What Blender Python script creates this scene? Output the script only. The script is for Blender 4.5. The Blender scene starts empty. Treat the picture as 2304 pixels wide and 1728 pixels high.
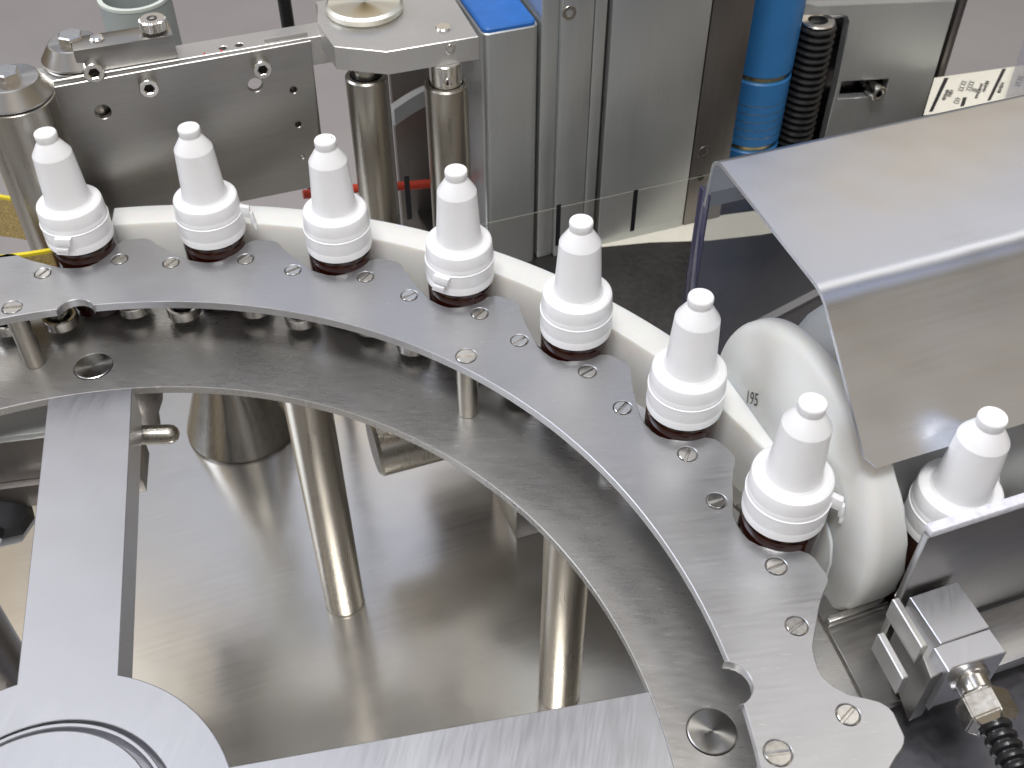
import bpy, bmesh, math, random
from math import sin, cos, pi, radians
from mathutils import Vector
random.seed(7)
MM = 0.001
S = bpy.context.scene
col = S.collection

# ------------------------------------------------------------------ camera
cam_d = bpy.data.cameras.new("camera")
cam = bpy.data.objects.new("camera", cam_d)
col.objects.link(cam)
cam.location = (154.90 * MM, -143.93 * MM, 323.93 * MM)
cam.rotation_euler = (pi / 2 - 0.786042, 0, 0)
cam_d.sensor_width = 36
cam_d.lens = 36 * 2468.85 / 2304
cam_d.clip_start = 0.01
cam_d.clip_end = 100
cam_d.dof.use_dof = True
cam_d.dof.focus_distance = 0.44
cam_d.dof.aperture_fstop = 26
S.camera = cam

# ------------------------------------------------------------------ light
world = bpy.data.worlds.new("World")
S.world = world
world.use_nodes = True
wn = world.node_tree.nodes
wl = world.node_tree.links
bg = wn["Background"]
tc = wn.new("ShaderNodeTexCoord")
sep = wn.new("ShaderNodeSeparateXYZ")
ramp = wn.new("ShaderNodeValToRGB")
mp = wn.new("ShaderNodeMapRange")
mp.inputs["From Min"].default_value = -1
mp.inputs["From Max"].default_value = 1
wl.new(tc.outputs["Generated"], sep.inputs[0])
wl.new(sep.outputs["Z"], mp.inputs["Value"])
wl.new(mp.outputs[0], ramp.inputs[0])
rn = wn.new("ShaderNodeTexNoise")      # brightness noise added to the room light for contrast on the metal
rn.inputs["Scale"].default_value = 1.7
rn.inputs["Detail"].default_value = 2
wl.new(tc.outputs["Generated"], rn.inputs["Vector"])
rm = wn.new("ShaderNodeMapRange")
rm.inputs["From Min"].default_value = 0.38
rm.inputs["From Max"].default_value = 0.62
rm.inputs["To Min"].default_value = 0.30
rm.inputs["To Max"].default_value = 1.75
wl.new(rn.outputs[0], rm.inputs["Value"])
vm = wn.new("ShaderNodeVectorMath")
vm.operation = 'SCALE'
wl.new(ramp.outputs[0], vm.inputs[0])
wl.new(rm.outputs[0], vm.inputs["Scale"])
tn = wn.new("ShaderNodeTexNoise")      # warm and bluish tint noise added to enrich the metal reflections
tn.inputs["Scale"].default_value = 2.3
tn.inputs["Detail"].default_value = 1
tm = wn.new("ShaderNodeMapping")
tm.inputs["Location"].default_value = (3.1, 0.7, 5.2)
wl.new(tc.outputs["Generated"], tm.inputs[0])
wl.new(tm.outputs[0], tn.inputs["Vector"])
tr = wn.new("ShaderNodeValToRGB")
tr.color_ramp.elements[0].position = 0.42
tr.color_ramp.elements[0].color = (1.0, 0.86, 0.60, 1)
tr.color_ramp.elements[1].position = 0.58
tr.color_ramp.elements[1].color = (0.76, 0.85, 1.04, 1)
wl.new(tn.outputs[0], tr.inputs[0])
vt = wn.new("ShaderNodeVectorMath")
vt.operation = 'MULTIPLY'
wl.new(vm.outputs[0], vt.inputs[0])
wl.new(tr.outputs[0], vt.inputs[1])
wl.new(vt.outputs[0], bg.inputs[0])
cr = ramp.color_ramp
cr.elements[0].position = 0.0
cr.elements[0].color = (0.16, 0.15, 0.135, 1)
cr.elements[1].position = 1.0
cr.elements[1].color = (0.56, 0.60, 0.76, 1)
for p_, c_ in ((0.48, (0.14, 0.13, 0.115, 1)), (0.62, (0.30, 0.27, 0.225, 1)), (0.80, (0.68, 0.655, 0.64, 1))):
    e_ = cr.elements.new(p_)
    e_.color = c_
bg.inputs[1].default_value = 0.95


def area(name, loc, target, sx, sy, power, color):
    d = bpy.data.lights.new(name, 'AREA')
    d.shape = 'RECTANGLE'
    d.size = sx
    d.size_y = sy
    d.energy = power
    d.color = color
    o = bpy.data.objects.new(name, d)
    o.location = loc
    o.rotation_euler = (Vector(target) - Vector(loc)).to_track_quat('-Z', 'Y').to_euler()
    col.objects.link(o)
    return o


# rows of ceiling lamps over the machine, and an added left fill light for the caps
area("ceiling_lamp", (-0.45, 0.75, 2.2), (0.1, 0.2, 0), 0.5, 3.0, 7, (0.88, 0.92, 1.0))
area("ceiling_lamp", (0.85, 0.75, 2.2), (0.1, 0.2, 0), 0.5, 3.0, 7, (1.0, 0.95, 0.86))
area("left_fill_light", (-2.4, 0.4, 1.7), (0.1, 0.2, 0), 1.6, 1.4, 34, (0.82, 0.88, 1.0))
area("front_lamp", (0.05, -0.5, 1.9), (0.1, 0.2, 0), 0.7, 0.35, 30, (1.0, 0.985, 0.96))

S.view_settings.view_transform = 'Standard'
S.view_settings.look = 'None'
S.view_settings.exposure = 0.0
S.view_settings.gamma = 1.0
S.render.engine = 'CYCLES'
S.cycles.max_bounces = 10

# ------------------------------------------------------------------ frames
YAW = radians(20)
UX, UY = cos(YAW), sin(YAW)


def M(u, w, z):      # machine axes (u along the machine, w away) to world, millimetres
    return Vector((u * UX - w * UY, u * UY + w * UX, z))


def G(x, y, z):      # wheel axes, wheel centre at the origin, top of the pocket plate at z = 0
    return Vector((x, y, z))


UDIR = Vector((UX, UY, 0))
WDIR = Vector((-UY, UX, 0))
ZUP = Vector((0, 0, 1))

# ------------------------------------------------------------------ materials


def new_mat(name):
    m = bpy.data.materials.new(name)
    m.use_nodes = True
    nt = m.node_tree
    return m, nt, nt.nodes["Principled BSDF"]


def steel(name, color, rough, scale=(60, 900, 900), bump=0.05, rvar=0.10, cvar=0.10, yaw=0.0, metallic=1.0, aniso=0.0, scratch=0.0, wob=0.0):
    m, nt, b = new_mat(name)
    n, l = nt.nodes, nt.links
    t = n.new("ShaderNodeTexCoord")
    rot = n.new("ShaderNodeMapping")
    rot.inputs["Rotation"].default_value = (0, 0, -yaw)
    mpn = n.new("ShaderNodeMapping")
    mpn.inputs["Scale"].default_value = scale
    l.new(t.outputs["Object"], rot.inputs[0])
    l.new(rot.outputs[0], mpn.inputs[0])
    ns = n.new("ShaderNodeTexNoise")
    ns.inputs["Scale"].default_value = 1.0
    ns.inputs["Detail"].default_value = 3
    l.new(mpn.outputs[0], ns.inputs["Vector"])
    big = n.new("ShaderNodeTexNoise")
    big.inputs["Scale"].default_value = 28
    big.inputs["Detail"].default_value = 4
    l.new(t.outputs["Object"], big.inputs["Vector"])
    mr = n.new("ShaderNodeMapRange")
    mr.inputs["From Min"].default_value = 0.25
    mr.inputs["From Max"].default_value = 0.75
    mr.inputs["To Min"].default_value = rough - rvar
    mr.inputs["To Max"].default_value = rough + rvar
    mixv = n.new("ShaderNodeMath")
    mixv.operation = 'MULTIPLY_ADD'
    mixv.inputs[1].default_value = 0.5
    l.new(ns.outputs[0], mixv.inputs[0])
    h2 = n.new("ShaderNodeMath")
    h2.operation = 'MULTIPLY'
    h2.inputs[1].default_value = 0.5
    l.new(big.outputs[0], h2.inputs[0])
    l.new(h2.outputs[0], mixv.inputs[2])
    l.new(mixv.outputs[0], mr.inputs["Value"])
    l.new(mr.outputs[0], b.inputs["Roughness"])
    c2 = n.new("ShaderNodeValToRGB")
    c2.color_ramp.elements[0].position = 0.3
    c2.color_ramp.elements[1].position = 0.7
    c2.color_ramp.elements[0].color = tuple(c * (1 - cvar) for c in color) + (1,)
    c2.color_ramp.elements[1].color = tuple(min(1, c * (1 + cvar)) for c in color) + (1,)
    l.new(mixv.outputs[0], c2.inputs[0])
    last = c2.outputs[0]
    if scratch > 0:     # short bright scuffs lying in many directions
        for k in range(3):
            mm = n.new("ShaderNodeMapping")
            mm.inputs["Rotation"].default_value = (0, 0, (0.25, -0.2, 1.2)[k])
            mm.inputs["Scale"].default_value = (170, 1300, 300)
            l.new(t.outputs["Object"], mm.inputs[0])
            s_ = n.new("ShaderNodeTexNoise")
            s_.inputs["Scale"].default_value = 1.0
            s_.inputs["Detail"].default_value = 1
            l.new(mm.outputs[0], s_.inputs["Vector"])
            r_ = n.new("ShaderNodeMapRange")
            r_.inputs["From Min"].default_value = 0.70
            r_.inputs["From Max"].default_value = 0.78
            r_.inputs["To Max"].default_value = scratch
            l.new(s_.outputs[0], r_.inputs["Value"])
            mx = n.new("ShaderNodeMixRGB")
            mx.inputs[2].default_value = (0.95, 0.93, 0.88, 1)
            l.new(r_.outputs[0], mx.inputs[0])
            l.new(last, mx.inputs[1])
            last = mx.outputs[0]
    l.new(last, b.inputs["Base Color"])
    b.inputs["Metallic"].default_value = metallic
    b.inputs["Anisotropic"].default_value = aniso
    bp = n.new("ShaderNodeBump")
    bp.inputs["Strength"].default_value = bump
    bp.inputs["Distance"].default_value = 0.0002
    l.new(ns.outputs[0], bp.inputs["Height"])
    if wob:      # rolled sheet is never quite flat
        w_ = n.new("ShaderNodeTexNoise")
        w_.inputs["Scale"].default_value = 16
        w_.inputs["Detail"].default_value = 2
        l.new(t.outputs["Object"], w_.inputs["Vector"])
        b2 = n.new("ShaderNodeBump")
        b2.inputs["Strength"].default_value = 1.0
        b2.inputs["Distance"].default_value = wob
        l.new(w_.outputs[0], b2.inputs["Height"])
        l.new(b2.outputs[0], bp.inputs["Normal"])
    l.new(bp.outputs[0], b.inputs["Normal"])
    return m


def plain(name, color, rough, sss=0.0, var=0.04, scale=180, coat=0.0, trans=0.0, ior=1.45, bump=0.0, radius=(0.004, 0.003, 0.002)):
    m, nt, b = new_mat(name)
    n, l = nt.nodes, nt.links
    t = n.new("ShaderNodeTexCoord")
    ns = n.new("ShaderNodeTexNoise")
    ns.inputs["Scale"].default_value = scale
    ns.inputs["Detail"].default_value = 4
    l.new(t.outputs["Object"], ns.inputs["Vector"])
    c2 = n.new("ShaderNodeValToRGB")
    c2.color_ramp.elements[0].position = 0.3
    c2.color_ramp.elements[1].position = 0.7
    c2.color_ramp.elements[0].color = tuple(c * (1 - var) for c in color) + (1,)
    c2.color_ramp.elements[1].color = tuple(min(1, c * (1 + var)) for c in color) + (1,)
    l.new(ns.outputs[0], c2.inputs[0])
    l.new(c2.outputs[0], b.inputs["Base Color"])
    b.inputs["Roughness"].default_value = rough
    b.inputs["IOR"].default_value = ior
    if sss:
        b.inputs["Subsurface Weight"].default_value = sss
        b.inputs["Subsurface Radius"].default_value = radius
        b.inputs["Subsurface Scale"].default_value = 1.0
    if coat:
        b.inputs["Coat Weight"].default_value = coat
    if trans:
        b.inputs["Transmission Weight"].default_value = trans
    if bump:
        bp = n.new("ShaderNodeBump")
        bp.inputs["Strength"].default_value = bump
        bp.inputs["Distance"].default_value = 0.0005
        l.new(ns.outputs[0], bp.inputs["Height"])
        l.new(bp.outputs[0], b.inputs["Normal"])
    return m


def turned(name, color, rough):
    m, nt, b = new_mat(name)
    tn = nt.nodes.new("ShaderNodeTangent")
    tn.direction_type = 'RADIAL'
    tn.axis = 'Z'
    nt.links.new(tn.outputs[0], b.inputs["Tangent"])
    b.inputs["Base Color"].default_value = color + (1,)
    b.inputs["Metallic"].default_value = 1
    b.inputs["Roughness"].default_value = rough
    b.inputs["Anisotropic"].default_value = 0.9
    return m


MAT = dict(
    plate=steel("satin_steel_plate", (0.53, 0.53, 0.54), 0.34, (50, 700, 400), 0.03, yaw=0.15, scratch=0.22, cvar=0.05, metallic=0.88, wob=0.0012),
    ring=steel("polished_ring_steel", (0.52, 0.51, 0.495), 0.30, (120, 500, 400), 0.015, yaw=-0.1, scratch=0.35, cvar=0.03, metallic=0.80, wob=0.0008),
    spoke=steel("milled_aluminium", (0.54, 0.545, 0.57), 0.40, (900, 60, 400), 0.04, yaw=-0.2, cvar=0.03, wob=0.001),
    bed=steel("brushed_bed_steel", (0.74, 0.715, 0.67), 0.21, (12, 500, 400), 0.03, yaw=YAW, cvar=0.04, rvar=0.04, metallic=0.88, wob=0.0006),
    vplate=steel("brushed_side_steel", (0.41, 0.40, 0.385), 0.36, (50, 700, 700), 0.06, cvar=0.08, yaw=YAW),
    rod=steel("ground_rod_steel", (0.42, 0.395, 0.35), 0.30, (700, 700, 18), 0.05, cvar=0.10),
    bright=steel("bright_fastener_steel", (0.72, 0.70, 0.66), 0.22, (500, 500, 500), 0.04, cvar=0.1),
    dark=steel("dark_tool_steel", (0.16, 0.15, 0.15), 0.30, (300, 300, 300), 0.04),
    bracket=steel("bead_blasted_aluminium", (0.66, 0.65, 0.63), 0.46, (900, 900, 900), 0.10, cvar=0.06),
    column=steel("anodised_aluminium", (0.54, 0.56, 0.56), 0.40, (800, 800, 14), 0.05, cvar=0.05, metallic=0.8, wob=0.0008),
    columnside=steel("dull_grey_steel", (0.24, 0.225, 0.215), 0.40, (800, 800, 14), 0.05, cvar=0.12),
    hood=steel("rolled_hood_steel", (0.62, 0.64, 0.69), 0.30, (14, 420, 420), 0.03, yaw=YAW, cvar=0.02, rvar=0.05, wob=0.0016),
    shelf=steel("dark_shelf_steel", (0.15, 0.145, 0.14), 0.42, (300, 300, 300), 0.05, cvar=0.08),
    cone=steel('turned_cone_steel', (0.36, 0.35, 0.33), 0.20, (700, 700, 18), 0.05, cvar=0.1),
    lowplate=steel('dark_blue_grey_plate', (0.20, 0.20, 0.22), 0.35, (300, 300, 300), 0.04, cvar=0.06),
    slot=plain("slot_shadow_paint", (0.02, 0.018, 0.016), 0.6),
    cap=plain("white_cap_plastic", (0.86, 0.86, 0.87), 0.30, sss=0.05, var=0.01),
    nylon=plain("white_nylon", (0.80, 0.795, 0.77), 0.30, sss=0.4, var=0.015, scale=60, radius=(0.008, 0.005, 0.0025)),
    nylon_grey=plain("translucent_grey_nylon", (0.70, 0.705, 0.69), 0.36, sss=0.6, var=0.02, scale=40, radius=(0.014, 0.010, 0.006)),
    amber=plain("amber_glass", (0.030, 0.0035, 0.001), 0.04, trans=0.35, ior=1.5, coat=0.4, var=0.2),
    blue=plain("blue_plastic", (0.02, 0.13, 0.44), 0.45, var=0.10, scale=90, bump=0.2),
    bluetape=plain("blue_sleeve", (0.03, 0.17, 0.42), 0.42, var=0.06, scale=60),
    brass=steel("gold_band", (0.55, 0.46, 0.25), 0.3, (300, 300, 300)),
    black=plain("black_rubber", (0.012, 0.012, 0.013), 0.32, var=0.2, coat=0.2),
    floor=plain("room_floor_paint", (0.42, 0.39, 0.375), 0.6, var=0.05, scale=5),
    belt=plain("tan_belt_weave", (0.42, 0.31, 0.12), 0.6, var=0.35, scale=900),
    yellow=plain("yellow_belt_edge", (0.72, 0.58, 0.03), 0.5),
    grey=plain("grey_pvc", (0.34, 0.38, 0.37), 0.45),
    greyrim=plain("pale_pvc_rim", (0.60, 0.65, 0.60), 0.4),
    red=plain("red_cable_sheath", (0.60, 0.06, 0.03), 0.4),
    paper=plain("white_liner_paper", (0.80, 0.77, 0.66), 0.45, var=0.03),
    ink=plain("black_ink", (0.008, 0.008, 0.012), 0.4),
    redink=plain("red_ink", (0.6, 0.05, 0.04), 0.6),
    turned=turned("turned_disc_steel", (0.50, 0.485, 0.46), 0.26),
    turnedbright=turned("turned_disc_bright", (0.72, 0.70, 0.62), 0.30),
    edgeblue=plain("tinted_panel_edge", (0.035, 0.035, 0.075), 0.15, coat=0.5),
    plexi=None, film=None, frosted=plain("frosted_rail_edge", (0.66, 0.66, 0.72), 0.35, var=0.12, scale=500),
)


def clear(name, color, alpha, rough=0.05):
    m, nt, b = new_mat(name)
    n, l = nt.nodes, nt.links
    b.inputs["Base Color"].default_value = color + (1,)
    b.inputs["Roughness"].default_value = rough
    b.inputs["Alpha"].default_value = alpha
    return m


MAT['plexi'] = clear("clear_guard_plastic", (0.16, 0.17, 0.24), 0.28)
MAT['filmedge'] = clear('film_edge_glint', (0.6, 0.58, 0.5), 0.28, 0.3)
MAT['film'] = clear("clear_label_film", (0.30, 0.25, 0.18), 0.04, 0.5)

# ------------------------------------------------------------------ mesh tools
TH = radians(32)


def finish(name, bm, mat, parent=None, origin=None, angle=TH):
    """link a bmesh given in world millimetres as one object"""
    bmesh.ops.remove_doubles(bm, verts=bm.verts, dist=1e-5)
    bmesh.ops.recalc_face_normals(bm, faces=bm.faces)
    for f in bm.faces:
        f.smooth = True
    for e in bm.edges:
        if len(e.link_faces) == 2:
            e.smooth = e.calc_face_angle(0) < angle
    off = Vector((0, 0, 0))
    if origin is None and parent is None:
        vs = [v.co for v in bm.verts]
        origin = Vector((sum(v.x for v in vs) / len(vs), sum(v.y for v in vs) / len(vs), min(v.z for v in vs)))
    par = parent
    base = Vector((0, 0, 0))
    chain = []
    while par is not None:
        base += par.location
        par = par.parent
    if origin is not None:
        off = origin * MM
    else:
        off = base.copy()
    for v in bm.verts:
        v.co = v.co * MM - off
    me = bpy.data.meshes.new(name)
    bm.to_mesh(me)
    bm.free()
    me.materials.append(mat if not isinstance(mat, str) else MAT[mat])
    o = bpy.data.objects.new(name, me)
    o.location = off - base
    col.objects.link(o)
    if parent is not None:
        o.parent = parent
    return o


def tag(o, label=None, cat=None, group=None, kind=None):
    if label:
        o['label'] = label
    if cat:
        o['category'] = cat
    if group:
        o['group'] = group
    if kind:
        o['kind'] = kind
    return o


def thing(name, label, cat, at, group=None):
    o = bpy.data.objects.new(name, None)
    o.empty_display_size = 0.01
    o.location = at * MM
    col.objects.link(o)
    return tag(o, label, cat, group)


def offset_loop(pts, d):
    n = len(pts)
    out = []
    for i in range(n):
        a, b, c = pts[i - 1], pts[i], pts[(i + 1) % n]
        e1 = (b[0] - a[0], b[1] - a[1])
        e2 = (c[0] - b[0], c[1] - b[1])
        l1 = math.hypot(*e1) or 1
        l2 = math.hypot(*e2) or 1
        n1 = (-e1[1] / l1, e1[0] / l1)
        n2 = (-e2[1] / l2, e2[0] / l2)
        nx, ny = n1[0] + n2[0], n1[1] + n2[1]
        k = max(0.35, (nx * nx + ny * ny) / 2)
        out.append((b[0] + nx / k * d, b[1] + ny / k * d))
    return out


def sarea(p):
    return 0.5 * sum(p[i - 1][0] * p[i][1] - p[i][0] * p[i - 1][1] for i in range(len(p)))


def prism(bm, loops, h0, h1, f=G, c=0.3):
    """loops in 2-D (first outer, then holes) extruded h0..h1 through mapping f, chamfered at h1"""
    tops = []
    bots = []
    for k, lp in enumerate(loops):
        ccw = sarea(lp) > 0
        if (k == 0) != ccw:
            lp = list(reversed(lp))
        inner = offset_loop(lp, c) if c else lp
        s = 1 if h1 > h0 else -1
        top = [bm.verts.new(f(a, b, h1)) for a, b in inner]
        mid = [bm.verts.new(f(a, b, h1 - s * c)) for a, b in lp] if c else top
        bot = [bm.verts.new(f(a, b, h0)) for a, b in lp]
        n = len(lp)
        for i in range(n):
            j = (i + 1) % n
            if c:
                bm.faces.new((top[i], mid[i], mid[j], top[j]))
            bm.faces.new((mid[i], bot[i], bot[j], mid[j]))
        tops.append(top)
        bots.append(bot)
    for ring in (tops, bots):
        if len(ring) == 1:
            bm.faces.new(ring[0])
        else:
            ed = []
            for lp in ring:
                for i in range(len(lp)):
                    e = bm.edges.get((lp[i], lp[(i + 1) % len(lp)]))
                    ed.append(e)
            bmesh.ops.triangle_fill(bm, use_beauty=True, use_dissolve=False, edges=ed)
    return bm


def circ(cx, cy, r, n=24, a0=0.0):
    return [(cx + r * cos(a0 + 2 * pi * i / n), cy + r * sin(a0 + 2 * pi * i / n)) for i in range(n)]


def box(bm, u0, u1, w0, w1, z0, z1, bev=0.4, f=M):
    t = bmesh.new()
    vs = [t.verts.new(f(a, b, c)) for c in (z0, z1) for b in (w0, w1) for a in (u0, u1)]
    for q in ((0, 1, 3, 2), (4, 5, 7, 6), (0, 1, 5, 4), (2, 3, 7, 6), (0, 2, 6, 4), (1, 3, 7, 5)):
        t.faces.new([vs[i] for i in q])
    bmesh.ops.recalc_face_normals(t, faces=t.faces)
    if bev:
        bmesh.ops.bevel(t, geom=list(t.edges), offset=bev, segments=2, profile=0.5, affect='EDGES')
    append(bm, t)
    return bm


def append(bm, t):
    mp_ = {}
    for v in t.verts:
        mp_[v] = bm.verts.new(v.co)
    for f_ in t.faces:
        bm.faces.new([mp_[v] for v in f_.verts])
    t.free()


def lathe(bm, prof, o, axis=ZUP, seg=48, arc=None):
    axis = axis.normalized()
    ref = Vector((1, 0, 0)) if abs(axis.x) < 0.9 else Vector((0, 1, 0))
    e1 = axis.cross(ref).normalized()
    e2 = axis.cross(e1)
    rings = []
    for r, h in prof:
        if r < 1e-6:
            rings.append([bm.verts.new(o + axis * h)])
        else:
            rings.append([bm.verts.new(o + axis * h + (e1 * cos(2 * pi * i / seg) + e2 * sin(2 * pi * i / seg)) * r) for i in range(seg)])
    for a, b in zip(rings, rings[1:]):
        for i in range(seg):
            j = (i + 1) % seg
            if len(a) == 1 and len(b) == 1:
                continue
            if len(a) == 1:
                bm.faces.new((a[0], b[i], b[j]))
            elif len(b) == 1:
                bm.faces.new((a[i], b[0], a[j]))
            else:
                bm.faces.new((a[i], b[i], b[j], a[j]))
    return bm


def rodprof(r, h0, h1, c=0.5):
    return [(0, h0), (r - c, h0), (r, h0 + c), (r, h1 - c), (r - c, h1), (0, h1)]


def tube(bm, pts, r, seg=12, cap=True):
    rings = []
    up = ZUP
    for i, p in enumerate(pts):
        d = (pts[min(i + 1, len(pts) - 1)] - pts[max(i - 1, 0)]).normalized()
        a = d.cross(up)
        if a.length < 1e-3:
            a = d.cross(Vector((1, 0, 0)))
        a.normalize()
        b = d.cross(a)
        rr = r[i] if isinstance(r, (list, tuple)) else r
        rings.append([bm.verts.new(p + (a * cos(2 * pi * k / seg) + b * sin(2 * pi * k / seg)) * rr) for k in range(seg)])
    for A, B in zip(rings, rings[1:]):
        for k in range(seg):
            j = (k + 1) % seg
            bm.faces.new((A[k], B[k], B[j], A[j]))
    if cap:
        bm.faces.new(rings[0])
        bm.faces.new(list(reversed(rings[-1])))
    return bm


def ribbon(bm, pts, z0, z1, t):
    """closed thin wall standing on z along a 2-D polyline in world mm"""
    L, R = [], []
    n = len(pts)
    for i in range(n):
        a = pts[max(i - 1, 0)]
        b = pts[min(i + 1, n - 1)]
        d = Vector((b[0] - a[0], b[1] - a[1])).normalized()
        nx, ny = -d.y * t / 2, d.x * t / 2
        L.append((pts[i][0] + nx, pts[i][1] + ny))
        R.append((pts[i][0] - nx, pts[i][1] - ny))
    rows = [[bm.verts.new(G(*l_, z0)), bm.verts.new(G(*l_, z1)), bm.verts.new(G(*r_, z1)), bm.verts.new(G(*r_, z0))] for l_, r_ in zip(L, R)]
    for A, B in zip(rows, rows[1:]):
        for k in range(4):
            j = (k + 1) % 4
            bm.faces.new((A[k], A[j], B[j], B[k]))
    bm.faces.new(rows[0])
    bm.faces.new(list(reversed(rows[-1])))
    return bm


def text_mesh(body, size, spot, xdir, ydir, depth=0.05):
    """flat lettering as a bmesh in world mm, centred on spot"""
    cu = bpy.data.curves.new("lettering", 'FONT')
    cu.body = body
    cu.size = size
    cu.align_x = 'CENTER'
    cu.align_y = 'CENTER'
    cu.resolution_u = 3
    o = bpy.data.objects.new("lettering", cu)
    col.objects.link(o)
    dg = bpy.context.evaluated_depsgraph_get()
    dg.update()
    me = bpy.data.meshes.new_from_object(o.evaluated_get(dg))
    bm = bmesh.new()
    bm.from_mesh(me)
    bpy.data.objects.remove(o)
    bpy.data.curves.remove(cu)
    bpy.data.meshes.remove(me)
    for v in bm.verts:
        v.co = spot + xdir * v.co.x + ydir * v.co.y
    return bm


def cap_screw(parent, name, o, axis, r, length, mat='bright', hexr=None, seg=32):
    """socket-head cap screw: head with a hexagonal recess, axis points out of the head"""
    axis = axis.normalized()
    hexr = hexr or r * 0.52
    e1 = axis.cross(ZUP).normalized() if abs(axis.z) < 0.9 else Vector((1, 0, 0))
    e2 = axis.cross(e1)
    f = lambda a, b, h: o + e1 * a + e2 * b + axis * h
    bm = bmesh.new()
    prism(bm, [circ(0, 0, r, seg), circ(0, 0, hexr, 6)], 0, length, f, r * 0.08)
    s = finish(name, bm, mat, parent)
    b2 = bmesh.new()
    prism(b2, [circ(0, 0, hexr * 1.02, 6)], length * 0.2, length * 0.35, f, 0)
    finish('socket', b2, 'slot', s)
    return s


# ------------------------------------------------------------------ setting
bm = bmesh.new()
box(bm, -6000, 6000, -4000, 8000, -905, -900, 0)
tag(finish('floor', bm, 'floor'), kind='structure')
bm = bmesh.new()
box(bm, -700, 900, -600, 452, -236, -221, 2)
tag(finish('machine_bed', bm, 'bed'), 'brushed steel bed of the machine under the wheel', kind='structure')

# ------------------------------------------------------------------ the wheel
A0 = radians(-10.225)
STEP = 2 * pi / 28
POCK = [(0.0, 260.5), (0.06, 261.1), (0.12, 263.2), (0.18, 267.3), (0.215, 272.6), (0.24, 276.0), (0.275, 278.2), (0.31, 279.2),
        (0.44, 279.8), (0.475, 279.0), (0.51, 277.3), (0.54, 275.2), (0.62, 271.0), (0.70, 267.8), (0.79, 264.3), (0.86, 261.9), (0.93, 260.9)]


def wpt(a, r):
    return (r * sin(a), r * cos(a))


outer = []
for i in range(28):
    for t, r in POCK:
        outer.append(wpt(A0 + (i + t) * STEP, r))
inner = []
RI = 232.3
for q in range(4):
    ac = A0 + q * pi / 2
    half = 8.1 / 232.0
    for k in range(0, 46):
        a = ac + half + (pi / 2 - 2 * half) * k / 45
        inner.append(wpt(a, RI))
    # half-round relief next to the following spoke
    an = ac + pi / 2
    cx, cy = wpt(an, 229.5)
    for k in range(1, 12):
        b = -pi / 2 * 1.12 + pi * 1.12 * k / 12
        rad, tan_ = cos(b) * 8.0, sin(b) * 8.0
        inner.append((cx + rad * sin(an) + tan_ * cos(an), cy + rad * cos(an) - tan_ * sin(an)))
holes = []
SCREWS = []
for i in range(-1, 9):
    for s, r in ((-1, 260.0), (1, 264.4)):
        a = A0 + i * STEP + s * 0.06544
        SCREWS.append((a, r, False))
POSTS = [radians(-16.9 + 51.43 * k) for k in range(7)]
for k in range(3):
    SCREWS.append((POSTS[k], 238.6, True))
wheel = thing('pocket_wheel', 'large satin steel wheel with scalloped pockets carrying seven of the bottles', 'machine wheel', G(0, 0, -60))
bm = bmesh.new()
prism(bm, [outer, inner] + [circ(*wpt(a, r), 3.95 if not p else 4.6, 28) for a, r, p in SCREWS], -4, 0, G, 0.25)
finish('pocket_plate', bm, 'plate', wheel)
bm = bmesh.new()
DOWELS = ((A0 - radians(0.2), 229.6), (A0 + pi / 2 - radians(0.3), 228.9))
RB = 285.0
prism(bm, [circ(0, 0, RB, 200), circ(0, 0, 212.3, 200)] + [circ(*wpt(a_, r_), 8.95, 48) for a_, r_ in DOWELS], -38.5, -34.5, G, 0.25)
finish('carrier_ring', bm, 'ring', wheel)


def slotted_screw(a, r, p):
    R = 3.55 if not p else 4.2
    cx, cy = wpt(a, r)
    rot = random.uniform(0.6, 1.35) if r < 250 or a < 1.1 else random.uniform(0.35, 0.8)
    if p:
        rot = 0.12
    bm = bmesh.new()
    f = lambda x, y, h: Vector((cx + x * cos(rot) - y * sin(rot), cy + x * sin(rot) + y * cos(rot), h))
    g = R * 0.14
    for s in (1, -1):
        b0 = math.asin(g / R)
        pts = [(R * cos(b0 + (pi - 2 * b0) * k / 14), s * R * sin(b0 + (pi - 2 * b0) * k / 14)) for k in range(15)]
        prism(bm, [pts], -0.9, 0.12, f, 0.28)
    prism(bm, [circ(0, 0, R, 28)], -2.2, -0.9, f, 0)
    prism(bm, [circ(0, 0, R + 0.6, 28)], -4.0, -2.2, f, 0)
    return finish('screw', bm, 'bright', wheel, origin=Vector((cx, cy, 0)))


for a, r, p in SCREWS:
    slotted_screw(a, r, p)

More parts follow.
